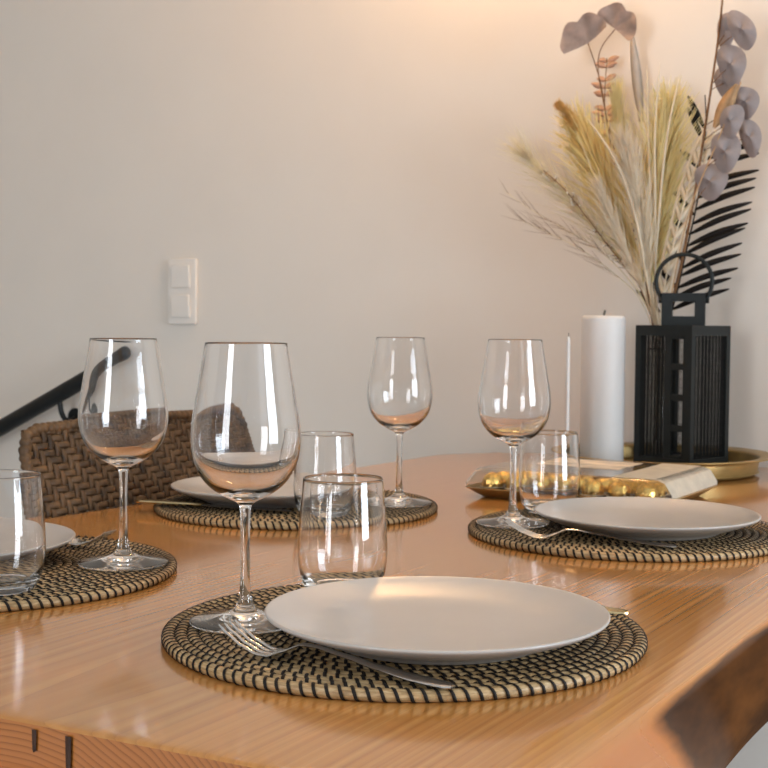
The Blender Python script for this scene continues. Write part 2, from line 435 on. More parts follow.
m = MB(); m.grid(rows, closed=True); m.attr = battr
n = len(rows[0])
m.f.append(tuple(range(n))); m.f.append(tuple(range(len(m.v) - 1, len(m.v) - n - 1, -1)))
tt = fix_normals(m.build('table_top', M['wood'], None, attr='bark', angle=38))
# object coordinates of the grain: origin on the table top plane
for v in tt.data.vertices: v.co.z -= TZ
tt.location = (0.733, -1.45, TZ); tt.parent = tb
for (x, w, h) in ((-0.583, .004, .014), (-0.556, .005, .022)):
    m = MB(); rr = []
    for z, k in ((0, 1), (-h * .5, .9), (-h * .9, .75), (-h, .1)):
        rr.append([(x - w / 2 * k, 0.5700 + .050 * (x + .5), TZ - 0.004 + z), (x, 0.5695 + .050 * (x + .5), TZ - .004 + z), (x + w / 2 * k, 0.5700 + .050 * (x + .5), TZ - .004 + z)])
    rr = [[(a_, b_ + 0.0052, c_) for a_, b_, c_ in q] for q in rr]
    m.grid(rr); m.grid([[(a_, b_ + .004, c_) for a_, b_, c_ in q] for q in rr])
    o = m.build('wood_crack', M['dark_wood'], tb, smooth=False); o.location = (0.733, -1.45, 0); o['label'] = 'dark crack in the end grain'
for x in (-1.08, -0.42):
    for y in (0.95, 2.05):
        m = MB(); m.box((x + 0.733, y - 1.45, (TZ - TH) / 2), (0.07, 0.07, TZ - TH)); m.build('leg', M['black_metal'], tb, smooth=False)

# ---------------------------------------------------------------- wicker chair at the left long side
ch = thing('wicker_chair', 'brown wicker dining chair tucked against the long side of the table', 'chair', (-1.0, 1.440, 0))
def weave(m, o_, ux, uy, nn, W_, H_, pitch, sw_=0.82, th=0.0016, lift=0.0018):
    """2/2 twill of flat strands in the plane o_ + s*ux + t*uy, normal nn"""
    o_, ux, uy, nn = (Vector(q) for q in (o_, ux, uy, nn))
    ni = int(W_ / pitch); nj = int(H_ / pitch)
    for kind in (0, 1):
        A, B = (ni, nj) if kind == 0 else (nj, ni)
        for i in range(A):
            rows_ = []
            for j2 in range(2 * B + 1):
                j = min(j2 // 2, B - 1)
                up_ = ((i + j) % 4 < 2) if kind == 0 else ((j + i) % 4 >= 2)
                if j2 % 2 == 0 and 0 < j2 < 2 * B:
                    pj = j - 1
                    up2 = ((i + pj) % 4 < 2) if kind == 0 else ((pj + i) % 4 >= 2)
                    h = lift * ((1 if up_ else -1) + (1 if up2 else -1)) / 2
                else: h = lift * (1 if up_ else -1)
                t_ = j2 / 2 * pitch; s_ = (i + .5) * pitch; hw = pitch * sw_ / 2
                out = []
                for q, e in ((-hw, 0), (-hw * .6, th), (hw * .6, th), (hw, 0), (hw * .6, -th), (-hw * .6, -th)):
                    ss, tt_ = (s_ + q, t_) if kind == 0 else (t_, s_ + q)
                    out.append(o_ + ux * ss + uy * tt_ + nn * (h + e))
                rows_.append(out)
            m.grid(rows_, closed=True)
# backrest plane: leans back, in the chair's own coordinates
bh, bw = 0.46, 0.47
tilt = math.radians(16)
up_v = Vector((-math.sin(tilt), 0, math.cos(tilt))); nv = Vector((math.cos(tilt), 0, math.sin(tilt)))
topz = TZ + 0.107; topx = -0.255
o_ = Vector((topx, -bw / 2, topz)) - up_v * bh
m = MB(); weave(m, o_ + Vector((0, .004, 0)), (0, 1, 0), up_v, nv, bw - .008 + .005, bh + .004, 0.0098, 0.97, .0016, .0020)
bk = m.build('backrest', M['wicker'], ch)
m = MB()
pts = [o_, o_ + up_v * (bh - .03), o_ + up_v * (bh - .008) + Vector((0, .010, 0)), o_ + up_v * bh + Vector((0, .03, 0)),
       o_ + up_v * (bh + .004) + Vector((0, bw / 2, 0)), o_ + up_v * bh + Vector((0, bw - .03, 0)), o_ + up_v * (bh - .008) + Vector((0, bw - .01, 0)), o_ + up_v * (bh - .03) + Vector((0, bw, 0)), o_ + Vector((0, bw, 0))]
fine = []
for q0, q1 in zip(pts[:-1], pts[1:]):
    k = max(2, int((q1 - q0).length / 0.0026)); fine += [q0.lerp(q1, i / k) for i in range(k)]
fine.append(pts[-1])
m.tube(fine, [0.0072 + 0.0008 * (1 if (i // 2) % 2 else -1) for i in range(len(fine))], 12)
m.build('wrapped_edge', M['wicker'], bk)
m = MB(); m.rbox((0.02, 0, .44), (0.46, 0.50, .05), .03); m.build('seat', M['wicker'], ch, angle=40)
for x in (-.17, .21):
    for y in (-.21, .21):
        m = MB(); m.tube([(x, y, 0), (x, y, .43)], [.016, .02], 12); m.build('leg', M['wicker'], ch, angle=40)

# ---------------------------------------------------------------- placemats
RM, PITCH, MH = 0.1925, 0.0092, 0.0085
def spiral():
    pts = []; th = 2.2; r = PITCH * th / (2 * PI)
    while r < RM - PITCH / 2 - 0.0003:
        pts.append((th, r)); th += min(0.5, 0.0045 / max(r, .004)); r = PITCH * th / (2 * PI)
    return pts
def make_mat():
    root = thing('placemat', '', 'placemat', group='round seagrass placemats')
    sp = spiral(); cs = 10; m = MB(); rows_ = []; at = []; L = 0; pr = None
    rs = random.Random(5)
    hz = MH / 2
    for k, (th, r) in enumerate(sp):
        if pr is not None: L += r * (th - pr)
        pr = th; row = []
        j = 1 + 0.05 * rs.uniform(-1, 1)
        tail = min(1, (len(sp) - 1 - k) / 26 + 0.15)
        for q in range(cs):
            a = 2 * PI * q / cs
            rr = r + math.cos(a) * PITCH * 0.54 * j
            zz = hz * tail + math.copysign(abs(math.sin(a)) ** 0.8, math.sin(a)) * hz * j * tail
            row.append((rr * math.cos(th), rr * math.sin(th), max(zz, 0))); at.append((L * 9, q * 1.0, 0))
        rows_.append(row)
    m.grid(rows_, closed=True); m.attr = at
    m.f.append(tuple(range(cs))); m.f.append(tuple(range(len(m.v) - 1, len(m.v) - cs - 1, -1)))
    m.build('seagrass_coil', M['straw'], root, attr='along')
    m = MB(); nxt = 0; L = 0; pr = None; cnt = 0
    for (th, r) in sp:
        if pr is not None: L += r * (th - pr)
        pr = th
        if L < nxt: continue
        nxt = L + 0.0069 * (1 + rs.uniform(-.22, .22)); cnt += 1
        outer = r > RM - 1.5 * PITCH
        sl = 0.0082 if outer else 0.0054; hw = 0.00128 if outer else 0.00138
        steps = 8 if outer else 6
        a0, a1 = (PI * .98, -PI * .45) if outer else (PI * .95, 0.02 * PI)
        rows_ = []
        for q in range(steps + 1):
            f = q / steps; a = a0 + (a1 - a0) * f
            rr = r + math.cos(a) * PITCH * 0.60
            zz = hz + math.copysign(abs(math.sin(a)) ** 0.8, math.sin(a)) * (hz + .0005)
            zz = max(zz, 0.0003)
            out = []
            for e, w in ((0, -hw), (.0005, -hw * .4), (.0005, hw * .4), (0, hw)):
                arc = (sl * (f - .5) + w) / max(r, .006)
                out.append(((rr + e * math.cos(a)) * math.cos(th + arc), (rr + e * math.cos(a)) * math.sin(th + arc), zz + e * max(math.sin(a), 0)))
            rows_.append(out)
        m.grid(rows_)
    m.build('black_stitching', M['stitch'], root)
    root['tail'] = sp[-1][0]
    return root
mat0 = make_mat(); tail = mat0['tail']; del mat0['tail']
mat0.location = (-0.5066, 0.8903, TZ); mat0.rotation_euler = (0, 0, 1.35 - tail)
mat0['label'] = 'round seagrass placemat with black stitching nearest the table corner, with a fork on it'
copy_thing(mat0, 'round stitched seagrass placemat cut off by the left edge of the photo', (-0.9822, 0.8899, TZ), 2.0 - tail)
copy_thing(mat0, 'round stitched seagrass placemat in front of the wicker chair back, with a knife lying across', (-0.9834, 1.4372, TZ), 1.9 - tail)
copy_thing(mat0, 'round stitched seagrass placemat in front of the box of gold chocolates', (-0.5351, 1.4791, TZ), 1.2 - tail)
MZ = TZ + MH + 0.0006

# ---------------------------------------------------------------- plates
PR = [(0, .0042), (.070, .0040), (.076, .0015), (.080, .0002), (.084, .0012), (.092, .0052), (.108, .0106), (.122, .0160), (.1285, .0194),
      (.1300, .0212), (.1292, .0224), (.1270, .0220), (.118, .0182), (.104, .0134), (.090, .0104), (.070, .0088), (.035, .0082), (0, .0080)]
def make_plate():
    m = MB(); m.lathe(smooth_profile(PR, 4), 128); o = fix_normals(m.build('dinner_plate', M['ceramic']))
    return tag(o, 'white dinner plate on the nearest placemat, closest to the viewer', 'plate', 'white dinner plates')
def copy_one(o, label, loc, rz=0):
    c = o.copy(); COL.objects.link(c); c.location = loc; c.rotation_euler = (0, 0, rz); c['label'] = label; return c
pl0 = make_plate(); pl0.location = (-0.4613, 0.8647, MZ)
copy_one(pl0, 'white dinner plate cut off by the left edge of the photo, behind a tumbler', (-1.032, 0.887, MZ))
copy_one(pl0, 'white dinner plate in front of the wicker chair back, seen behind the nearest wine glass', (-1.024, 1.432, MZ))
copy_one(pl0, 'white dinner plate in front of the box of gold chocolates', (-0.506, 1.468, MZ))

# ---------------------------------------------------------------- wine glasses
BASE = 0.0915
OUT = [(.0045, BASE), (.0056, .0940), (.0085, .0965), (.0166, .1003), (.0268, .1068), (.0347, .1152), (.0402, .1250), (.0430, .1370), (.0436, .1480), (.0424, .1620), (.0398, .1770), (.0362, .1985), (.0325, .2212)]
INN = [(.0318, .2212), (.0354, .1985), (.0387, .1770), (.0412, .1620), (.0423, .1480), (.0415, .1375), (.0386, .1264), (.0330, .1174), (.0255, .1102), (.0160, .1052), (.0080, .1030), (0, .1024)]
def make_wine_glass():
    root = thing('wine_glass', '', 'wine glass', group='clear stemmed wine glasses')
    m = MB(); m.lathe(smooth_profile(OUT, 5) + [(.0324, .2219), (.03215, .2221), (.0319, .2219)] + smooth_profile(INN, 5), 96)
    m.build('bowl', M['glass'], root)
    m = MB(); m.lathe(smooth_profile([(.0060, .0165), (.0046, .023), (.0039, .036), (.0036, .055), (.0037, .072), (.0040, .084), (.0045, BASE)], 5), 48)
    m.build('stem', M['glass'], root)
    m = MB(); m.lathe(smooth_profile([(0, .0026), (.020, .0018), (.036, .0003), (.0425, .0001)], 3) + smooth_profile([(.0437, .0007), (.0438, .0016), (.0428, .0024), (.032, .0040), (.020, .0062), (.0115, .0094), (.0078, .0128), (.0060, .0165)], 4), 96)
    m.build('foot', M['glass'], root)
    return root
wg0 = make_wine_glass(); wg0.location = (-0.6149, 0.8294, MZ); wg0['label'] = 'large clear wine glass on the nearest placemat, with fork tines over its foot'
copy_thing(wg0, 'clear wine glass before the wicker chair and the handrail end, second from the left', (-0.8684, 0.9705, MZ))
copy_thing(wg0, 'clear wine glass standing farthest back, alone before the bare wall', (-0.8618, 1.505, MZ))
copy_thing(wg0, 'clear wine glass in front of the left end of the box of gold chocolates', (-0.6589, 1.4275, MZ))

# ---------------------------------------------------------------- tumblers
def make_tumbler():
    o_p = smooth_profile([(0, .0012), (.020, .0010), (.0255, .0002), (.0290, .0012), (.0335, .0075), (.0372, .0180), (.0392, .0310), (.0395, .0430), (.0385, .0620), (.0367, .0850), (.0352, .1022)], 5)
    i_p = smooth_profile([(.0341, .1022), (.0356, .0850), (.0373, .0620), (.0382, .0430), (.0377, .0310), (.0352, .0190), (.0300, .0110), (.0200, .0078), (0, .0070)], 5)
    m = MB(); m.lathe(o_p + [(.0351, .1028), (.0347, .1031), (.0343, .1028)] + i_p, 96)
    o = m.build('tumbler', M['glass'])
    return tag(o, 'clear stemless tumbler behind the nearest plate', 'tumbler', 'clear tumblers')
tu0 = make_tumbler(); tu0.location = (-0.608, 0.963, MZ)
copy_one(tu0, 'clear stemless tumbler cut off by the left edge of the photo', (-0.8716, 0.8135, MZ))
copy_one(tu0, 'clear stemless tumbler half hidden between the nearest wine glass and the tumbler in front', (-0.880, 1.352, MZ))
copy_one(tu0, 'clear stemless tumbler in front of the box of gold chocolates', (-0.662, 1.545, MZ))

# ---------------------------------------------------------------- cutlery
def loft(m, st, th):
    """st: list of (x, y0, y1, z): a flat bar lofted along x with rounded edges"""
    rows_ = []
    for (x, y0, y1, z) in st:
        w = y1 - y0; e = min(.0012, w * .3)
        rows_.append([(x, y0, z), (x, y0 + e, z + th / 2), (x, (y0 + y1) / 2, z + th * .6), (x, y1 - e, z + th / 2), (x, y1, z), (x, y1 - e, z - th / 2), (x, (y0 + y1) / 2, z - th * .5), (x, y0 + e, z - th / 2)])
    m.grid(rows_, closed=True)
    n_ = len(m.v); m.f.append(tuple(range(n_ - 8 * len(rows_), n_ - 8 * len(rows_) + 8))); m.f.append(tuple(range(n_ - 1, n_ - 9, -1)))
def make_fork():
    root = thing('fork', '', 'fork', group='steel table forks')
    zf = lambda x: [ (0, .0016), (.03, .0030), (.06, .0062), (.09, .0105), (.115, .0138), (.128, .0135), (.142, .0075), (.152, .0035), (.163, .0034), (.178, .0082), (.19, .0145), (.2, .0205)]
    tabl = zf(0)
    def z(x):
        for (a_, b_), (c_, d_) in zip(tabl[:-1], tabl[1:]):
            if x <= c_: t = (x - a_) / (c_ - a_); t = t * t * (3 - 2 * t) * .5 + t * .5; return b_ + (d_ - b_) * t
        return tabl[-1][1]
    def hw(x):
        tb_ = [(0, .0036), (.004, .0068), (.02, .0082), (.05, .0064), (.09, .0042), (.12, .0032), (.128, .0036), (.136, .0065), (.145, .0105), (.152, .0122), (.16, .0126)]
        for (a_, b_), (c_, d_) in zip(tb_[:-1], tb_[1:]):
            if x <= c_: return b_ + (d_ - b_) * (x - a_) / (c_ - a_)
        return tb_[-1][1]
    m = MB(); xs = [0, .0015, .004, .008] + [.008 + .12 * i / 24 for i in range(1, 25)]
    loft(m, [(x, -hw(x), hw(x), z(x)) for x in xs], .0022); m.build('handle', M['steel'], root, angle=50)
    m = MB(); xs = [.128 + (.158 - .128) * i / 10 for i in range(11)]
    loft(m, [(x, -hw(x), hw(x), z(x)) for x in xs], .0020); hd = m.build('head', M['steel'], root, angle=50)
    W_ = .0126; g = .0024; tw = (2 * W_ - 3 * g) / 4
    for k in range(4):
        y0 = -W_ + k * (tw + g); st = []
        for i in range(13):
            f = i / 12; x = .1575 + f * .0425; nar = 1 - .45 * f - (.4 if i == 12 else 0)
            c_ = (y0 + tw / 2) * (1 - .06 * f); st.append((x, c_ - tw / 2 * nar, c_ + tw / 2 * nar, z(x)))
        m = MB(); loft(m, st, .0019); m.build('tine', M['steel'], hd, angle=50)
    return root
fk0 = make_fork()
fk0.scale = (.94, .94, .94); fk0.location = (-0.3845, 0.7445, MZ + .0006); fk0.rotation_euler = (0, 0, PI - 0.03)
fk0['label'] = 'steel fork on the nearest placemat with its tines over the wine glass foot'
copy_thing(fk0, 'steel fork in front of the plate by the box of gold chocolates', (-0.4345, 1.362, MZ + .0006), PI + 0.20)
copy_thing(fk0, 'steel fork at the left edge of the photo, tines towards the wine glass foot', (-1.118, 1.003, MZ + .0006), 0.10)
def make_knife():
    root = thing('table_knife', '', 'knife', group='table knives')
    m = MB(); loft(m, [(0, -.0025, .0025, .0030), (.002, -.0055, .0055, .0030), (.006, -.0080, .0080, .0031), (.014, -.0090, .0090, .0032), (.05, -.0080, .0080, .0032), (.085, -.0058, .0058, .0032), (.098, -.0050, .0050, .0030)], .0034)
    m.build('handle', M['gold_steel'], root, angle=50)
    m = MB(); loft(m, [(.097, -.0048, .0048, .0028), (.108, -.0060, .0070, .0024), (.12, -.0065, .0088, .0020), (.17, -.0065, .0095, .0018), (.200, -.0060, .0085, .0018), (.215, -.0055, .0045, .0018), (.224, -.005, -.001, .0018)], .0018)
    m.build('blade', M['steel'], root, angle=50)
    return root
kn0 = make_knife(); kn0.location = (-0.369, 1.031, TZ + .0046); kn0.rotation_euler = (0, -0.026, PI + .03)
kn0['label'] = 'table knife whose handle end shows behind the right end of the nearest plate'
kb = copy_thing(kn0, 'table knife lying on the placemat in front of the wicker chair, handle over the edge', (-1.146, 1.306, MZ + .0012), 0.19)
kb.rotation_euler = (0, 0, 0.19)

# ---------------------------------------------------------------- gold tray, lantern, candles
TC = Vector((-0.722, 2.172, TZ))
m = MB(); m.lathe(smooth_profile([(0, .002), (.135, .002), (.151, .001), (.158, .006), (.161, .020), (.163, .0285), (.175, .0305), (.1885, .0320)], 4) + [(.1895, .0330), (.1885, .0340)]
                  + smooth_profile([(.175, .0325), (.162, .0310), (.1595, .022), (.156, .0080), (.150, .0060), (.0, .0060)], 4), 96)
tr = fix_normals(m.build('round_tray', M['brass'], loc=TC)); tag(tr, 'round gold metal tray with a flat rim under the black lantern', 'tray')
TRZ = TZ + 0.0062
LS, LH = 0.116, 0.246
lt = thing('lantern', 'black square mesh lantern with a ring handle on the gold tray', 'lantern', (-0.704, 2.2195, TRZ), math.radians(-17))
m = MB(); m.box((0, 0, .004), (LS, LS, .008)); m.box((0, 0, .012), (LS - .006, LS - .006, .008)); m.build('base', M['lantern'], lt, smooth=False)
m = MB(); pw = .011
for sx in (-1, 1):
    for sy in (-1, 1): m.box((sx * (LS - pw) / 2, sy * (LS - pw) / 2, .008 + (LH - .016) / 2), (pw, pw, LH - .016))
for z in (.0125, LH - .0125):
    for s_ in (-1, 1):
        m.box((0, s_ * (LS - .009) / 2, z), (LS - 2 * pw, .009, .011)); m.box((s_ * (LS - .009) / 2, 0, z), (.009, LS - 2 * pw, .011))
m.build('frame', M['lantern'], lt, smooth=False)
m = MB(); m.box((0, 0, LH - .0045), (LS, LS, .009))
m.build('roof', M['lantern'], lt, smooth=False)
def mesh_panel(name, x0, x1, side):
    """fine upright wires with a few crosswires; side: (axis, sign)"""
    m = MB(); z0, z1 = .016, LH - .016; k = int((x1 - x0) / .0032); off = LS / 2 - .0045
    def put(u, z, du, dz):
        if side[0] == 'y': m.box((u, side[1] * off, z), (du, .0014, dz))
        else: m.box((side[1] * off, u, z), (.0014, du, dz))
    for i in range(k): put(x0 + (i + .5) * (x1 - x0) / k, (z0 + z1) / 2, .00075, z1 - z0)
    nz = 16
    for i in range(1, nz): put((x0 + x1) / 2, z0 + (z1 - z0) * i / nz, x1 - x0, .0005)
    return m.build(name, M['mesh'], lt, smooth=False)
e = LS / 2 - pw
mesh_panel('mesh_panel', -e, e, ('x', 1)); mesh_panel('mesh_panel', -e, e, ('x', -1)); mesh_panel('mesh_panel', -e, e, ('y', 1))
mesh_panel('mesh_panel', -e, .003, ('y', -1))
m = MB(); y_ = -(LS / 2 - .0045)                                   # the door stile with four open cells
m.box((.009, y_, LH / 2), (.013, .005, LH - .032)); m.box((e - .004, y_, LH / 2), (.008, .005, LH - .032))
for i in range(5): m.box((.0265, y_, .018 + (LH - .036) * i / 4), (.023, .004, .011))
m.build('door_stile', M['lantern'], lt, smooth=False)
m = MB()                                                            # neck: a strap bridge with one open window, turned to the room
nw, nd, nh = .074, .034, .056
for sx in (-1, 1): m.box((sx * (nw / 2 - .009), 0, LH + nh / 2), (.018, nd, nh))
m.box((0, 0, LH + .008), (nw - .036, nd, .016)); m.box((0, 0, LH + nh - .007), (nw - .036, nd, .014))
o = m.build('neck', M['lantern'], lt, smooth=False); o.rotation_euler = (0, 0, math.radians(33))
m = MB(); ring = []
for i in range(41):
    a = -0.20 * PI + 1.40 * PI * i / 40
    ring.append((.0475 * math.cos(a), 0, LH + nh + .020 + .0475 * math.sin(a)))
ring = [(.038, 0, LH + nh - .012)] + ring + [(-.038, 0, LH + nh - .012)]
m.tube(ring, .0036, 10); o = m.build('ring_handle', M['lantern'], lt); o.rotation_euler = (0, 0, math.radians(33))
for s_ in (-1, 1):
    m = MB(); m.tube([(s_ * .036, 0, LH + nh - .012), (s_ * .043, 0, LH + nh - .012)], .0055, 12)
    o = m.build('rivet', M['lantern'], lt, angle=40); o.rotation_euler = (0, 0, math.radians(33))

cd = thing('pillar_candle', 'tall thick white pillar candle standing beside the black lantern', 'candle', (-0.832, 2.172, TRZ))
m = MB(); m.lathe([(0, 0), (.036, 0), (.0378, .0016), (.0382, .004), (.0382, .254), (.0374, .259), (.0345, .2620), (.025, .2605), (.008, .2580), (0, .2575)], 64); m.build('wax_body', M['wax'], cd, angle=60)
m = MB(); m.tube(smooth_path([(0, 0, .254), (.0005, 0, .264), (.0022, 0, .272)]), [.0022] * 12 + [.0016], 8); m.build('wick', M['wick'], cd)

tp = thing('taper_candle', 'very thin pale taper candle standing behind the tumbler, beside the thick white candle', 'candle', (-0.818, 1.978, TZ))
m = MB(); m.lathe([(0, 0), (.026, 0), (.027, .002), (.026, .004), (.010, .006), (.0055, .010), (.0055, .022), (.0040, .024), (0, .024)], 32); m.build('holder', M['black_metal'], tp, angle=40)
m = MB(); m.lathe([(0, .02), (.0034, .02), (.0031, .225), (.0022, .231), (0, .233)], 16); m.build('wax_stick', M['wax'], tp, angle=50)
m = MB(); m.tube([(0, 0, .230), (0.0004, 0, .238)], .0007, 6); m.build('wick', M['wick'], tp)

# ---------------------------------------------------------------- box of gold chocolates
bx = thing('chocolate_box', 'flat clear lidded box filled with gold chocolate balls behind the farther right plate', 'box', (-0.70, 1.793, TZ))
def ring_rect(w, d, r, z, seg=5):
    out = []
    for k, (sx, sy) in enumerate(((1, 1), (-1, 1), (-1, -1), (1, -1))):
        for i in range(seg + 1):
            a = k * PI / 2 + i * PI / 2 / seg
            out.append((sx * (w / 2 - r) + r * math.cos(a), sy * (d / 2 - r) + r * math.sin(a), z))
    return out
BW, BD = 0.306, 0.250
m = MB(); rr = [ring_rect(BW - .050, BD - .050, .012, 0), ring_rect(BW - .040, BD - .040, .014, .0012), ring_rect(BW - .006, BD - .006, .018, .0130), ring_rect(BW, BD, .02, .0145), ring_rect(BW, BD, .02, .0160),
                ring_rect(BW - .006, BD - .006, .018, .0160), ring_rect(BW - .036, BD - .036, .014, .0036)]
m.grid(rr, closed=True); n = len(rr[0]); m.f.append(tuple(range(n))); m.f.append(tuple(range(len(m.v) - 1, len(m.v) - n - 1, -1)))
fix_normals(m.build('box_base', M['boxbase'], bx, angle=35))
m = MB(); t_ = .0010
ro = [ring_rect(BW - .001, BD - .001, .02, .0164), ring_rect(BW - .001, BD - .001, .02, .0215), ring_rect(BW - .020, BD - .020, .02, .0375), ring_rect(BW - .028, BD - .028, .018, .0415), ring_rect(BW - .036, BD - .036, .016, .0428)]
ri = [ring_rect(BW - .001 - 2 * t_, BD - .001 - 2 * t_, .019, .0164), ring_rect(BW - .001 - 2 * t_, BD - .001 - 2 * t_, .019, .0210), ring_rect(BW - .020 - 2 * t_, BD - .020 - 2 * t_, .019, .0370), ring_rect(BW - .030, BD - .030, .017, .0406), ring_rect(BW - .038, BD - .038, .015, .0418)]
rows_ = list(reversed(ri)) + ro
m.grid(rows_, closed=True); m.f.append(tuple(range(n))); m.f.append(tuple(range(len(m.v) - 1, len(m.v) - n - 1, -1)))
fix_normals(m.build('clear_lid', M['lid'], bx, angle=35))
m = MB(); pr_ = [(.070, .0431), (.118, .0431), (.1265, .0428), (.1335, .0414), (.1430, .0378), (.1530, .0222), (.1534, .0170)]
rows_ = [[(x + .0004, y, z + .0003) for y in [-.105 + .21 * i / 8 for i in range(9)]] for x, z in pr_]
m.grid(rows_)
o = m.build('end_label', M['cream'], bx, angle=50); o['label'] = 'cream paper band over the right end'
m = MB(); m.box((-.02, .035, .0431), (.13, .11, .0004)); m.build('paper_label', M['label'], bx, smooth=False)
def make_choc():
    root = thing('chocolate_ball', 'gold foil chocolate ball in a pleated cup inside the clear box', 'chocolate', group='gold chocolate balls in the box')
    m = MB(); nn_, rr_ = 18, .0158; rows_ = []
    rs = random.Random(2)
    for j in range(11):
        f = PI * j / 10; row = []
        for i in range(nn_):
            a = 2 * PI * i / nn_; q = rr_ * (1 + .04 * rs.uniform(-1, 1)); row.append((q * math.sin(f) * math.cos(a), q * math.sin(f) * math.sin(a), .0172 + q * .96 * -math.cos(f)))
        rows_.append(row)
    m.grid(rows_, closed=True); m.build('foil_ball', M['foil'], root, smooth=False)
    m = MB(); rows_ = []
    for r_, z in ((.0085, .0008), (.0105, .0006), (.0150, .0060), (.0172, .0115)):
        rows_.append([((r_ + (.0009 if i % 2 else -.0006) * z / .0115) * math.cos(2 * PI * i / 28), (r_ + (.0009 if i % 2 else -.0006) * z / .0115) * math.sin(2 * PI * i / 28), z) for i in range(28)])
    m.grid(rows_, closed=True); cp = m.build('paper_cup', M['cup'], root, smooth=False)
    m = MB(); rows_ = []
    for r_, z in ((.0176, .0112), (.0180, .0120), (.0177, .0128), (.0172, .0120)):
        rows_.append([((r_ + (.0006 if i % 2 else -.0006)) * math.cos(2 * PI * i / 28), (r_ + (.0006 if i % 2 else -.0006)) * math.sin(2 * PI * i / 28), z) for i in range(28)])
    m.grid(rows_ + rows_[:1], closed=True); m.build('cup_rim', M['cupdot'], cp, smooth=False)
    return root
cb0 = make_choc(); first = True
for j in range(6):
    for i in range(7):
        loc = (-0.70 + (i - 3) * .0385, 1.793 + (j - 2.5) * .0385, TZ + .0040)
        if first: cb0.location = loc; first = False
        else: copy_thing(cb0, cb0['label'], loc, (i * 5 + j * 3) % 7)

# ---------------------------------------------------------------- vase and dried flowers
VB = Vector((-0.772, 2.296, TRZ))
m = MB(); m.lathe(smooth_profile([(0, 0), (.015, 0), (.0185, .002), (.0195, .010), (.0195, .10), (.0180, .15), (.0170, .18), (.0195, .205)], 4) + smooth_profile([(.0182, .205), (.0157, .18), (.0167, .15), (.0180, .10), (.0178, .014), (.014, .008), (0, .008)], 4), 48)
vs_ = fix_normals(m.build('glass_vase', M['vase'], loc=VB)); tag(vs_, 'slim clear glass vase hidden behind the black lantern, holding the dried stems', 'vase')
FG = 'dried stems in the vase'
rf = random.Random(11)
def dried(name, label, cat='dried flower'): return thing(name, label, cat, (VB.x, VB.y, VB.z + .010), 0, FG)
def rel(pts, root): return [Vector(q) - root.location for q in pts]
def stem_to(pts, root):
    """from the vase floor, through the vase mouth, then the given points"""
    P0 = Vector((rf.uniform(-.008, .008), rf.uniform(-.008, .008), 0.002))
    Pm = Vector((rf.uniform(-.008, .008), rf.uniform(-.008, .008), .190))
    return smooth_path([P0, Pm] + rel(pts, root), 8)
def strand(m, p, d, L, r, droop, seg=3):
    pts = []; d = d.normalized(); q = p.copy()
    for i in range(seg + 1):
        pts.append(q.copy()); d = (d + Vector((0, 0, -droop))).normalized(); q = q + d * (L / seg)
    rr = [r * (1 - .75 * i / seg) for i in range(seg + 1)]
    m.tube(pts, rr, 3, caps=False)
def rand_perp(t):
    while True:
        v = Vector((rf.gauss(0, 1), rf.gauss(0, 1), rf.gauss(0, 1))); v = v - t * v.dot(t)
        if v.length > .1: return v.normalized()
def plume(path, n, L, spread, r, droop, t0=0.0, flat=0.5):
    m = MB(); k = len(path) - 1
    for _ in range(n):
        f = t0 + (1 - t0) * rf.random() ** 0.9; i = min(int(f * k), k - 1); p = path[i].lerp(path[i + 1], f * k - i)
        t = (path[i + 1] - path[i]).normalized(); s_ = rand_perp(t); s_.y *= flat
        prof = (0.55 + 0.45 * math.sin(PI * min(1, f * 1.1))) 
        strand(m, p, t + s_ * spread * rf.uniform(.2, 1.1), L * prof * rf.uniform(.6, 1.2), r, droop * rf.uniform(.3, 1.3))
    return m
def blade_leaf(m, pts, w, nrm, thick=.0005):
    """a slender leaf along pts, width profile w(f)"""
    k = len(pts) - 1; rows_ = []
    for i, p in enumerate(pts):
        t = (pts[min(i + 1, k)] - pts[max(i - 1, 0)]).normalized(); s_ = t.cross(nrm).normalized(); h = w(i / k) / 2; u = s_.cross(t).normalized()
        rows_.append([p - s_ * h, p + u * (thick + h * .15), p + s_ * h, p - u * thick + u * h * .12])
    m.grid(rows_, closed=True)
YN = Vector((0, -1, 0))

def pampas(label, pts, n, L, spread, mat, name='pampas_stem', droop=.05, r=.0007, t0=0.0, flat=0.5):
    root = dried(name, label, 'dried grass'); sp_ = stem_to(pts, root)
    m = MB(); m.tube(sp_, [.0017] * (len(sp_) // 2) + [.0010] * (len(sp_) - len(sp_) // 2), 6); m.build('stem', M['cream'], root)
    q = sp_[16:]; plume(q, n, L, spread, r, droop, t0, flat).build('plume', M[mat], root)
    return root
pampas('big yellow pampas plume leaning left above the white candle', [(-0.7958, 2.270, 1.0748), (-0.8256, 2.270, 1.1566), (-0.8575, 2.270, 1.2302), (-0.8876, 2.270, 1.2954), (-0.9179, 2.270, 1.3521)], 1000, .125, .62, 'plume_y', r=.0015)
pampas('big pale yellow pampas plume upright in the middle of the vase', [(-0.7858, 2.290, 1.0754), (-0.7817, 2.290, 1.1567), (-0.7776, 2.290, 1.2377), (-0.7698, 2.290, 1.3180), (-0.7634, 2.290, 1.3748)], 1000, .125, .60, 'plume_p', r=.0015)
pampas('narrow yellow plume between the two big ones, behind the mauve fan leaves', [(-0.8060, 2.310, 1.0762), (-0.8289, 2.310, 1.1776), (-0.8481, 2.310, 1.2793), (-0.8592, 2.310, 1.3626), (-0.8661, 2.310, 1.4218)], 1000, .080, .42, 'plume_p')
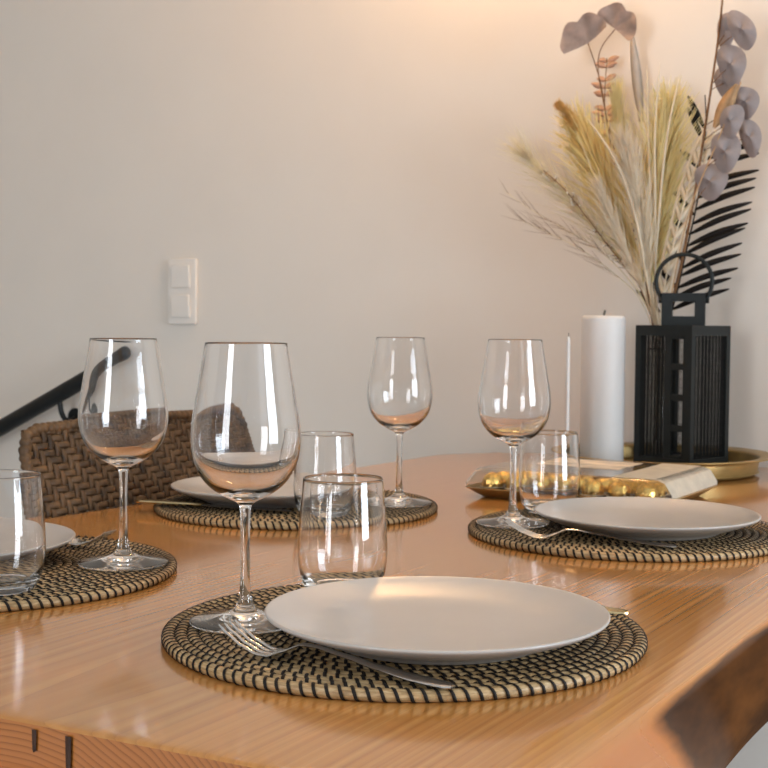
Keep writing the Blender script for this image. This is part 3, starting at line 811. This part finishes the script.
pampas('small ochre bunny-tail tip sticking out at the upper left of the bouquet', [(-0.7944, 2.250, 1.0742), (-0.8432, 2.250, 1.1739), (-0.8933, 2.250, 1.2935), (-0.9298, 2.250, 1.3740), (-0.9499, 2.250, 1.4010)], 700, .035, .55, 'plume_o', 'ochre_grass_stem', .03, .0008, 0.66)
pampas('cream feathery plume in the middle, between the two big yellow plumes', [(-0.7741, 2.240, 1.0684), (-0.7809, 2.240, 1.1359), (-0.7931, 2.240, 1.1983), (-0.8091, 2.240, 1.2611), (-0.8232, 2.240, 1.3152)], 700, .10, .45, 'cream', r=.0008)
pampas('cream feathery plume lowest on the left, curving over the white candle', [(-0.7777, 2.230, 1.0557), (-0.7989, 2.230, 1.1002), (-0.8221, 2.230, 1.1452), (-0.8457, 2.230, 1.1994), (-0.8654, 2.230, 1.2450)], 420, .07, .40, 'cream', r=.0008)
# wispy beige grasses to the left
root = dried('wispy_grass', 'wispy beige grass spreading far left over the wall', 'dried grass')
sp_ = stem_to([(-0.8015, 2.260, 1.0656), (-0.8522, 2.260, 1.1422), (-0.9155, 2.260, 1.2134), (-0.9863, 2.260, 1.2812), (-1.0277, 2.260, 1.3207)], root)
m = MB(); m.tube(sp_, .0010, 5); m.build('stem', M['beige'], root)
m = plume(sp_[16:], 420, .12, .60, .0005, .02, .10, .4); m.build('hairs', M['beige'], root)
# beaded twig
root = dried('beaded_twig', 'thin dark twig with pale glittering beads bending to the left', 'dried twig')
sp_ = stem_to([(-0.7869, 2.240, 1.0613), (-0.8194, 2.240, 1.1045), (-0.8562, 2.240, 1.1502), (-0.8975, 2.240, 1.2021), (-0.9374, 2.240, 1.2492), (-0.9817, 2.240, 1.2881)], root)
m = MB(); m.tube(sp_, .0010, 6)
bd = MB()
for _ in range(46):
    i = rf.randrange(24, len(sp_) - 1); p = sp_[i]; t = (sp_[i + 1] - p).normalized(); s_ = rand_perp(t); e_ = p + (t * .6 + s_ * .8) * rf.uniform(.006, .014)
    m.tube([p, e_], [.0006, .0004], 4)
    r_ = rf.uniform(.0011, .0019); bd.lathe([(0, -r_), (r_ * .8, -r_ * .6), (r_, 0), (r_ * .8, r_ * .6), (0, r_)], 7, e_)
m.build('stem', M['twig'], root); bd.build('beads', M['bead'], root)
# brown twig spray reaching far left
for lab, pts_, cnt in (('thin brown twig spray reaching lowest at the far left', [(-0.8045, 2.280, 1.0480), (-0.8589, 2.280, 1.0996), (-0.9124, 2.280, 1.1373), (-0.9729, 2.280, 1.1686), (-1.0453, 2.280, 1.2010)], 26),
                       ('fine brown twig spray reaching the far left above the lowest one', [(-0.8116, 2.300, 1.0558), (-0.8807, 2.300, 1.1322), (-0.9511, 2.300, 1.1768), (-1.0234, 2.300, 1.2170), (-1.0914, 2.300, 1.2619)], 26)):
    root = dried('twig_spray', lab, 'dried twig'); sp_ = stem_to(pts_, root)
    m = MB(); m.tube(sp_, [.0010 - .0006 * i / len(sp_) for i in range(len(sp_))], 5); m.build('stem', M['beige'], root)
    m = MB()
    for _ in range(cnt):
        i = rf.randrange(22, len(sp_) - 1); t = (sp_[i + 1] - sp_[i]).normalized(); strand(m, sp_[i], t + rand_perp(t) * .35, rf.uniform(.03, .07), .00055, -.02, 4)
    m.build('twigs', M['twig'] if cnt == 26 else M['beige'], root)
# long pale blades
for lab, pts_, w_ in (('long pale grass blade pointing straight up left of the other two', [(-0.7827, 2.270, 1.0747), (-0.7855, 2.270, 1.2273), (-0.7919, 2.270, 1.3704), (-0.7956, 2.270, 1.4704)], .0040),
                      ('long pale grass blade, middle one of the three above the pale plume', [(-0.7699, 2.260, 1.0743), (-0.7728, 2.260, 1.2258), (-0.7751, 2.260, 1.3501), (-0.7681, 2.260, 1.4696)], .0038),
                      ('long pale grass blade leaning right above the pale plume', [(-0.7699, 2.260, 1.0743), (-0.7635, 2.260, 1.2255), (-0.7512, 2.260, 1.3485), (-0.7295, 2.260, 1.4485)], .0038),
                      ('pale curved grass blade crossing the yellow plume', [(-0.7725, 2.230, 1.0733), (-0.7988, 2.230, 1.1977), (-0.8379, 2.230, 1.2971), (-0.8965, 2.230, 1.3814)], .0050)):
    root = dried('grass_blade', lab, 'dried grass'); sp_ = stem_to(pts_, root)
    m = MB(); blade_leaf(m, sp_, lambda f, w_=w_: .0016 + w_ * math.sin(PI * min(1, max(0, f - .25) / .75)) if f < .97 else .0006, YN); m.build('blade', M['cream'], root)
root = dried('feather_stem', 'soft grey-white feather standing right behind the mauve fan leaves', 'dried feather')
sp_ = stem_to([(-0.8037, 2.320, 1.0765), (-0.8123, 2.320, 1.2328), (-0.8227, 2.320, 1.3797), (-0.8340, 2.320, 1.4719), (-0.8450, 2.320, 1.5496)], root)
m = MB(); m.tube(sp_, .0009, 5); m.build('stem', M['cream'], root)
m = MB(); k = len(sp_) - 1; i0 = int(k * .66)
blade_leaf(m, sp_[i0:], lambda f: .001 + .019 * math.sin(PI * f ** .8), YN); m.build('vane', M['feather'], root)
# pink fern like sprig
root = dried('pink_sprig', 'pink dried sprig with small paired leaves below the mauve fan leaves', 'dried flower')
sp_ = stem_to([(-0.8110, 2.330, 1.0769), (-0.8442, 2.330, 1.1979), (-0.8755, 2.330, 1.3107), (-0.8969, 2.330, 1.4051), (-0.8946, 2.330, 1.5014)], root)
m = MB(); m.tube(sp_, .0009, 5); m.build('stem', M['twig'], root)
m = MB(); k = len(sp_) - 1
for q in range(15):
    i = int(k * (.60 + .39 * q / 14)); p = sp_[i]; t = (sp_[min(i + 1, k)] - sp_[i - 1]).normalized()
    for s_ in (-1, 1):
        d_ = (t * .45 + Vector((s_, rf.uniform(-.5, .3), 0)) * .8).normalized(); L_ = rf.uniform(.020, .032)
        blade_leaf(m, [p + d_ * L_ * f + Vector((0, 0, -.004 * f * f)) for f in (0, .25, .5, .75, 1)], lambda f: .001 + .011 * math.sin(PI * min(1, f + .03)), YN)
m.build('leaves', M['pink'], root)
# ginkgo-like fan leaves
def fan(m, base, dirv, r, a0, a1, notch=.1, n=22):
    dirv = dirv.normalized(); side = dirv.cross(YN).normalized(); rows_ = []
    for j in range(6):
        f = j / 5; row = []
        for i in range(n + 1):
            a = a0 + (a1 - a0) * i / n; w = 1 - notch * math.exp(-((i / n - .5) / .06) ** 2) + .012 * math.sin(i * 1.3)
            R_2 = r * f * w * (1 - .12 * abs(2 * i / n - 1) ** 3)
            row.append(base + dirv * math.cos(a) * R_2 + side * math.sin(a) * R_2 + YN * (.004 * math.sin(i * .9) * f * f + .010 * f * f))
        rows_.append(row)
    m.grid(rows_); m.grid([[q - YN * .0007 for q in r_] for r_ in rows_])
for lab, pts_, dv, r_, tilt_ in (('dusty mauve fan leaf at the upper left of the bouquet, lower one of the pair', [(-0.7902, 2.270, 1.0748), (-0.8226, 2.270, 1.2017), (-0.8590, 2.270, 1.3210), (-0.8823, 2.270, 1.4405), (-0.9089, 2.270, 1.5192)], (-1.95, 1.05), .053, 0),
                        ('dusty mauve fan leaf topping the bouquet, the higher one of the pair', [(-0.7952, 2.290, 1.0755), (-0.8262, 2.290, 1.2125), (-0.8669, 2.290, 1.3422), (-0.8967, 2.290, 1.4871), (-0.8647, 2.290, 1.5439)], (-.9, 2.3), .046, 0)):
    root = dried('fan_leaf', lab, 'dried leaf'); sp_ = stem_to(pts_, root)
    m = MB(); m.tube(sp_, .0010, 6); m.build('stem', M['twig'], root)
    m = MB(); fan(m, sp_[-1], Vector((0, 0, 1)), r_, dv[0], dv[1], .2); m.build('leaf', M['ginkgo'], root)
# bleached slotted palm
root = dried('bleached_palm', 'cream bleached palm leaf with ladder-like slots before the black palm', 'dried leaf')
sa = [(-0.7728, 2.270, 1.0477), (-0.7611, 2.270, 1.1157), (-0.7475, 2.270, 1.1759), (-0.7306, 2.270, 1.2426), (-0.7100, 2.270, 1.3032), (-0.6859, 2.270, 1.3488)]; sb = [(-0.7481, 2.268, 1.0476), (-0.7347, 2.268, 1.1151), (-0.7195, 2.268, 1.1749), (-0.7010, 2.268, 1.2411), (-0.6825, 2.268, 1.3013), (-0.6675, 2.268, 1.3438)]; sd = [(-0.7582, 2.265, 1.0476), (-0.7466, 2.265, 1.1152), (-0.7322, 2.265, 1.1751), (-0.7145, 2.265, 1.2414), (-0.6950, 2.265, 1.3017), (-0.6754, 2.265, 1.3440)]
st_ = stem_to(sd[:1], root); m = MB(); m.tube(st_ + rel(sd[1:], root), .0016, 6); m.build('stem', M['cream'], root)
m = MB()
A_, B_ = smooth_path(rel(sa, root), 8), smooth_path(rel(sb, root), 8)
D_ = smooth_path(rel(sd, root), 8)
m.tube(A_, .0030, 5); m.tube(B_, .0030, 5)
for i in range(2, len(A_) - 5, 4):
    for P_ in (A_, B_):
        blade_leaf(m, [D_[i].lerp(P_[i + 3], f) for f in (0, .5, 1)], lambda f: .0105, YN)
m.build('slotted_leaf', M['cream'], root)
# black palm leaf
root = dried('black_palm', 'black dyed palm leaf fanning out to the right behind the lantern handle', 'dried leaf')
rc = [(-0.7612, 2.310, 1.0086), (-0.7472, 2.310, 1.0558), (-0.7302, 2.310, 1.1350), (-0.7133, 2.310, 1.2135), (-0.7021, 2.310, 1.2896), (-0.6981, 2.310, 1.3604), (-0.7009, 2.310, 1.4138)]
sp_ = stem_to(rc, root); m = MB(); m.tube(sp_, [.0022 - .0012 * i / len(sp_) for i in range(len(sp_))], 6); m.build('rachis', M['blackleaf'], root)
tips = [(-0.5963, 2.290, 1.3195), (-0.5977, 2.290, 1.3024), (-0.5971, 2.290, 1.2730), (-0.6020, 2.290, 1.2594), (-0.6034, 2.290, 1.2439), (-0.6080, 2.290, 1.2182), (-0.6095, 2.290, 1.2061), (-0.6142, 2.290, 1.1819), (-0.6192, 2.290, 1.1734), (-0.6239, 2.290, 1.1474), (-0.6253, 2.290, 1.1282), (-0.6300, 2.290, 1.1038), (-0.6420, 2.290, 1.0865), (-0.6451, 2.290, 1.0672)]
bases = [(-0.7005, 2.310, 1.2984), (-0.7037, 2.310, 1.2773), (-0.7067, 2.310, 1.2489), (-0.7100, 2.310, 1.2312), (-0.7151, 2.310, 1.2100), (-0.7201, 2.310, 1.1851), (-0.7234, 2.310, 1.1672), (-0.7285, 2.310, 1.1458), (-0.7319, 2.310, 1.1315), (-0.7370, 2.310, 1.1063), (-0.7404, 2.310, 1.0919), (-0.7456, 2.310, 1.0703), (-0.7508, 2.310, 1.0522), (-0.7560, 2.310, 1.0304)]
ltips = [(-0.7351, 2.320, 1.4164), (-0.7347, 2.320, 1.3948), (-0.7480, 2.320, 1.3203), (-0.7616, 2.320, 1.2488), (-0.7682, 2.320, 1.2037), (-0.7749, 2.320, 1.1584), (-0.8205, 2.320, 1.1541), (-0.8235, 2.320, 1.1081), (-0.8266, 2.320, 1.0675), (-0.7853, 2.320, 1.1075), (-0.7902, 2.320, 1.0673)]
lbases = [(-0.7031, 2.315, 1.3561), (-0.7045, 2.315, 1.3349), (-0.7071, 2.315, 1.2816), (-0.7183, 2.315, 1.2015), (-0.7250, 2.315, 1.1658), (-0.7351, 2.315, 1.1174), (-0.7753, 2.315, 1.0670), (-0.7711, 2.315, 1.0487), (-0.7783, 2.315, 1.0268), (-0.7453, 2.315, 1.0668), (-0.7522, 2.315, 1.0396)]
wf = lambda f: .0012 + .0098 * math.sin(PI * min(1, f * .9 + .06))
for B2, T2 in list(zip(bases, tips)) + list(zip(lbases, ltips)):
    b_, t2 = rel([B2, T2], root)
    m = MB(); mid = b_.lerp(t2, .5) + Vector((0, -.006, .003))
    blade_leaf(m, smooth_path([b_, mid, t2], 5), wf, YN); m.build('leaflet', M['blackleaf'], root)
# honesty-like branch with lilac discs
root = dried('lilac_leaf_branch', 'tall brown branch with grey-lilac papery leaves rising to the top right', 'dried branch')
sp_ = stem_to([(-0.7416, 2.250, 1.0153), (-0.7214, 2.250, 1.1000), (-0.7067, 2.250, 1.1785), (-0.6924, 2.250, 1.2651), (-0.6785, 2.250, 1.3681), (-0.6648, 2.250, 1.4700), (-0.6561, 2.250, 1.5545), (-0.6521, 2.250, 1.6135)], root)
m = MB(); m.tube(sp_, [.0030 - .0014 * i / len(sp_) for i in range(len(sp_))], 8); m.build('stem', M['twig'], root)
def disc_leaf(c, att, w, h, rot, yy):
    c_, a_ = rel([c, att], root); c_.y += yy
    m = MB(); rows_ = []
    for j in range(6):
        f = j / 5; row = []
        for i in range(20):
            a = 2 * PI * i / 20; rr_ = f * (1 + .07 * math.sin(3 * a + rot * 5))
            x, z = rr_ * w / 2 * math.cos(a), rr_ * h / 2 * math.sin(a)
            x, z = x * math.cos(rot) - z * math.sin(rot), x * math.sin(rot) + z * math.cos(rot)
            row.append(c_ + Vector((x, -.008 * (1 - f * f) + .004 * math.sin(2 * a), z)))
        rows_.append(row)
    m.grid(rows_, closed=True); m.grid([[q + Vector((0, .0008, 0)) for q in r2] for r2 in rows_], closed=True)
    o = m.build('leaf', M['lilac'], root)
    m = MB(); m.tube([a_, a_.lerp(c_, .5) + Vector((0, -.004, 0)), c_ + Vector((0, .001, 0))], .0008, 5); m.build('leaf_stalk', M['twig'], o)
C_ = [(-0.6500, 2.250, 1.5112), (-0.6172, 2.250, 1.5060), (-0.6384, 2.250, 1.4521), (-0.6147, 2.250, 1.3871), (-0.6311, 2.250, 1.3526), (-0.6066, 2.250, 1.3270), (-0.6422, 2.250, 1.3020), (-0.6692, 2.250, 1.2535), (-0.6500, 2.250, 1.4259)]; A2 = [(-0.6650, 2.250, 1.4786), (-0.6633, 2.250, 1.4818), (-0.6725, 2.250, 1.4192), (-0.6799, 2.250, 1.3509), (-0.6830, 2.250, 1.3252), (-0.6861, 2.250, 1.3081), (-0.6924, 2.250, 1.2651), (-0.7003, 2.250, 1.2132), (-0.6723, 2.250, 1.4106)]
for c_, a_, w, h, rt_, yy in zip(C_, A2, (.030, .036, .044, .040, .036, .032, .046, .052, .040), (.062, .068, .066, .052, .052, .062, .064, .058, .050), (-.1, .5, .2, .3, -.2, .25, .1, .2, .3), (.01, -.012, .004, .012, -.014, .016, -.008, .0, .02)):
    disc_leaf(c_, a_, w * 1.12, h * 1.12, rt_, yy)
m = MB(); p0, p1 = rel([(-0.6628, 2.240, 1.3432), (-0.6245, 2.240, 1.4152)], root)
blade_leaf(m, [p0.lerp(p1, f / 6) for f in range(7)], lambda f: .003 + .024 * math.sin(PI * (f * .93 + .03)), YN); m.build('husk', M['husk'], root)
root = dried('pale_stalk', 'straight pale stalk rising past the grey-lilac leaves', 'dried branch')
sp_ = stem_to([(-0.7368, 2.235, 1.0257), (-0.7173, 2.235, 1.1342), (-0.6941, 2.235, 1.2238), (-0.6539, 2.235, 1.3214), (-0.6164, 2.235, 1.4170)], root); m = MB(); m.tube(sp_, .0013, 6); m.build('stem', M['husk'], root)
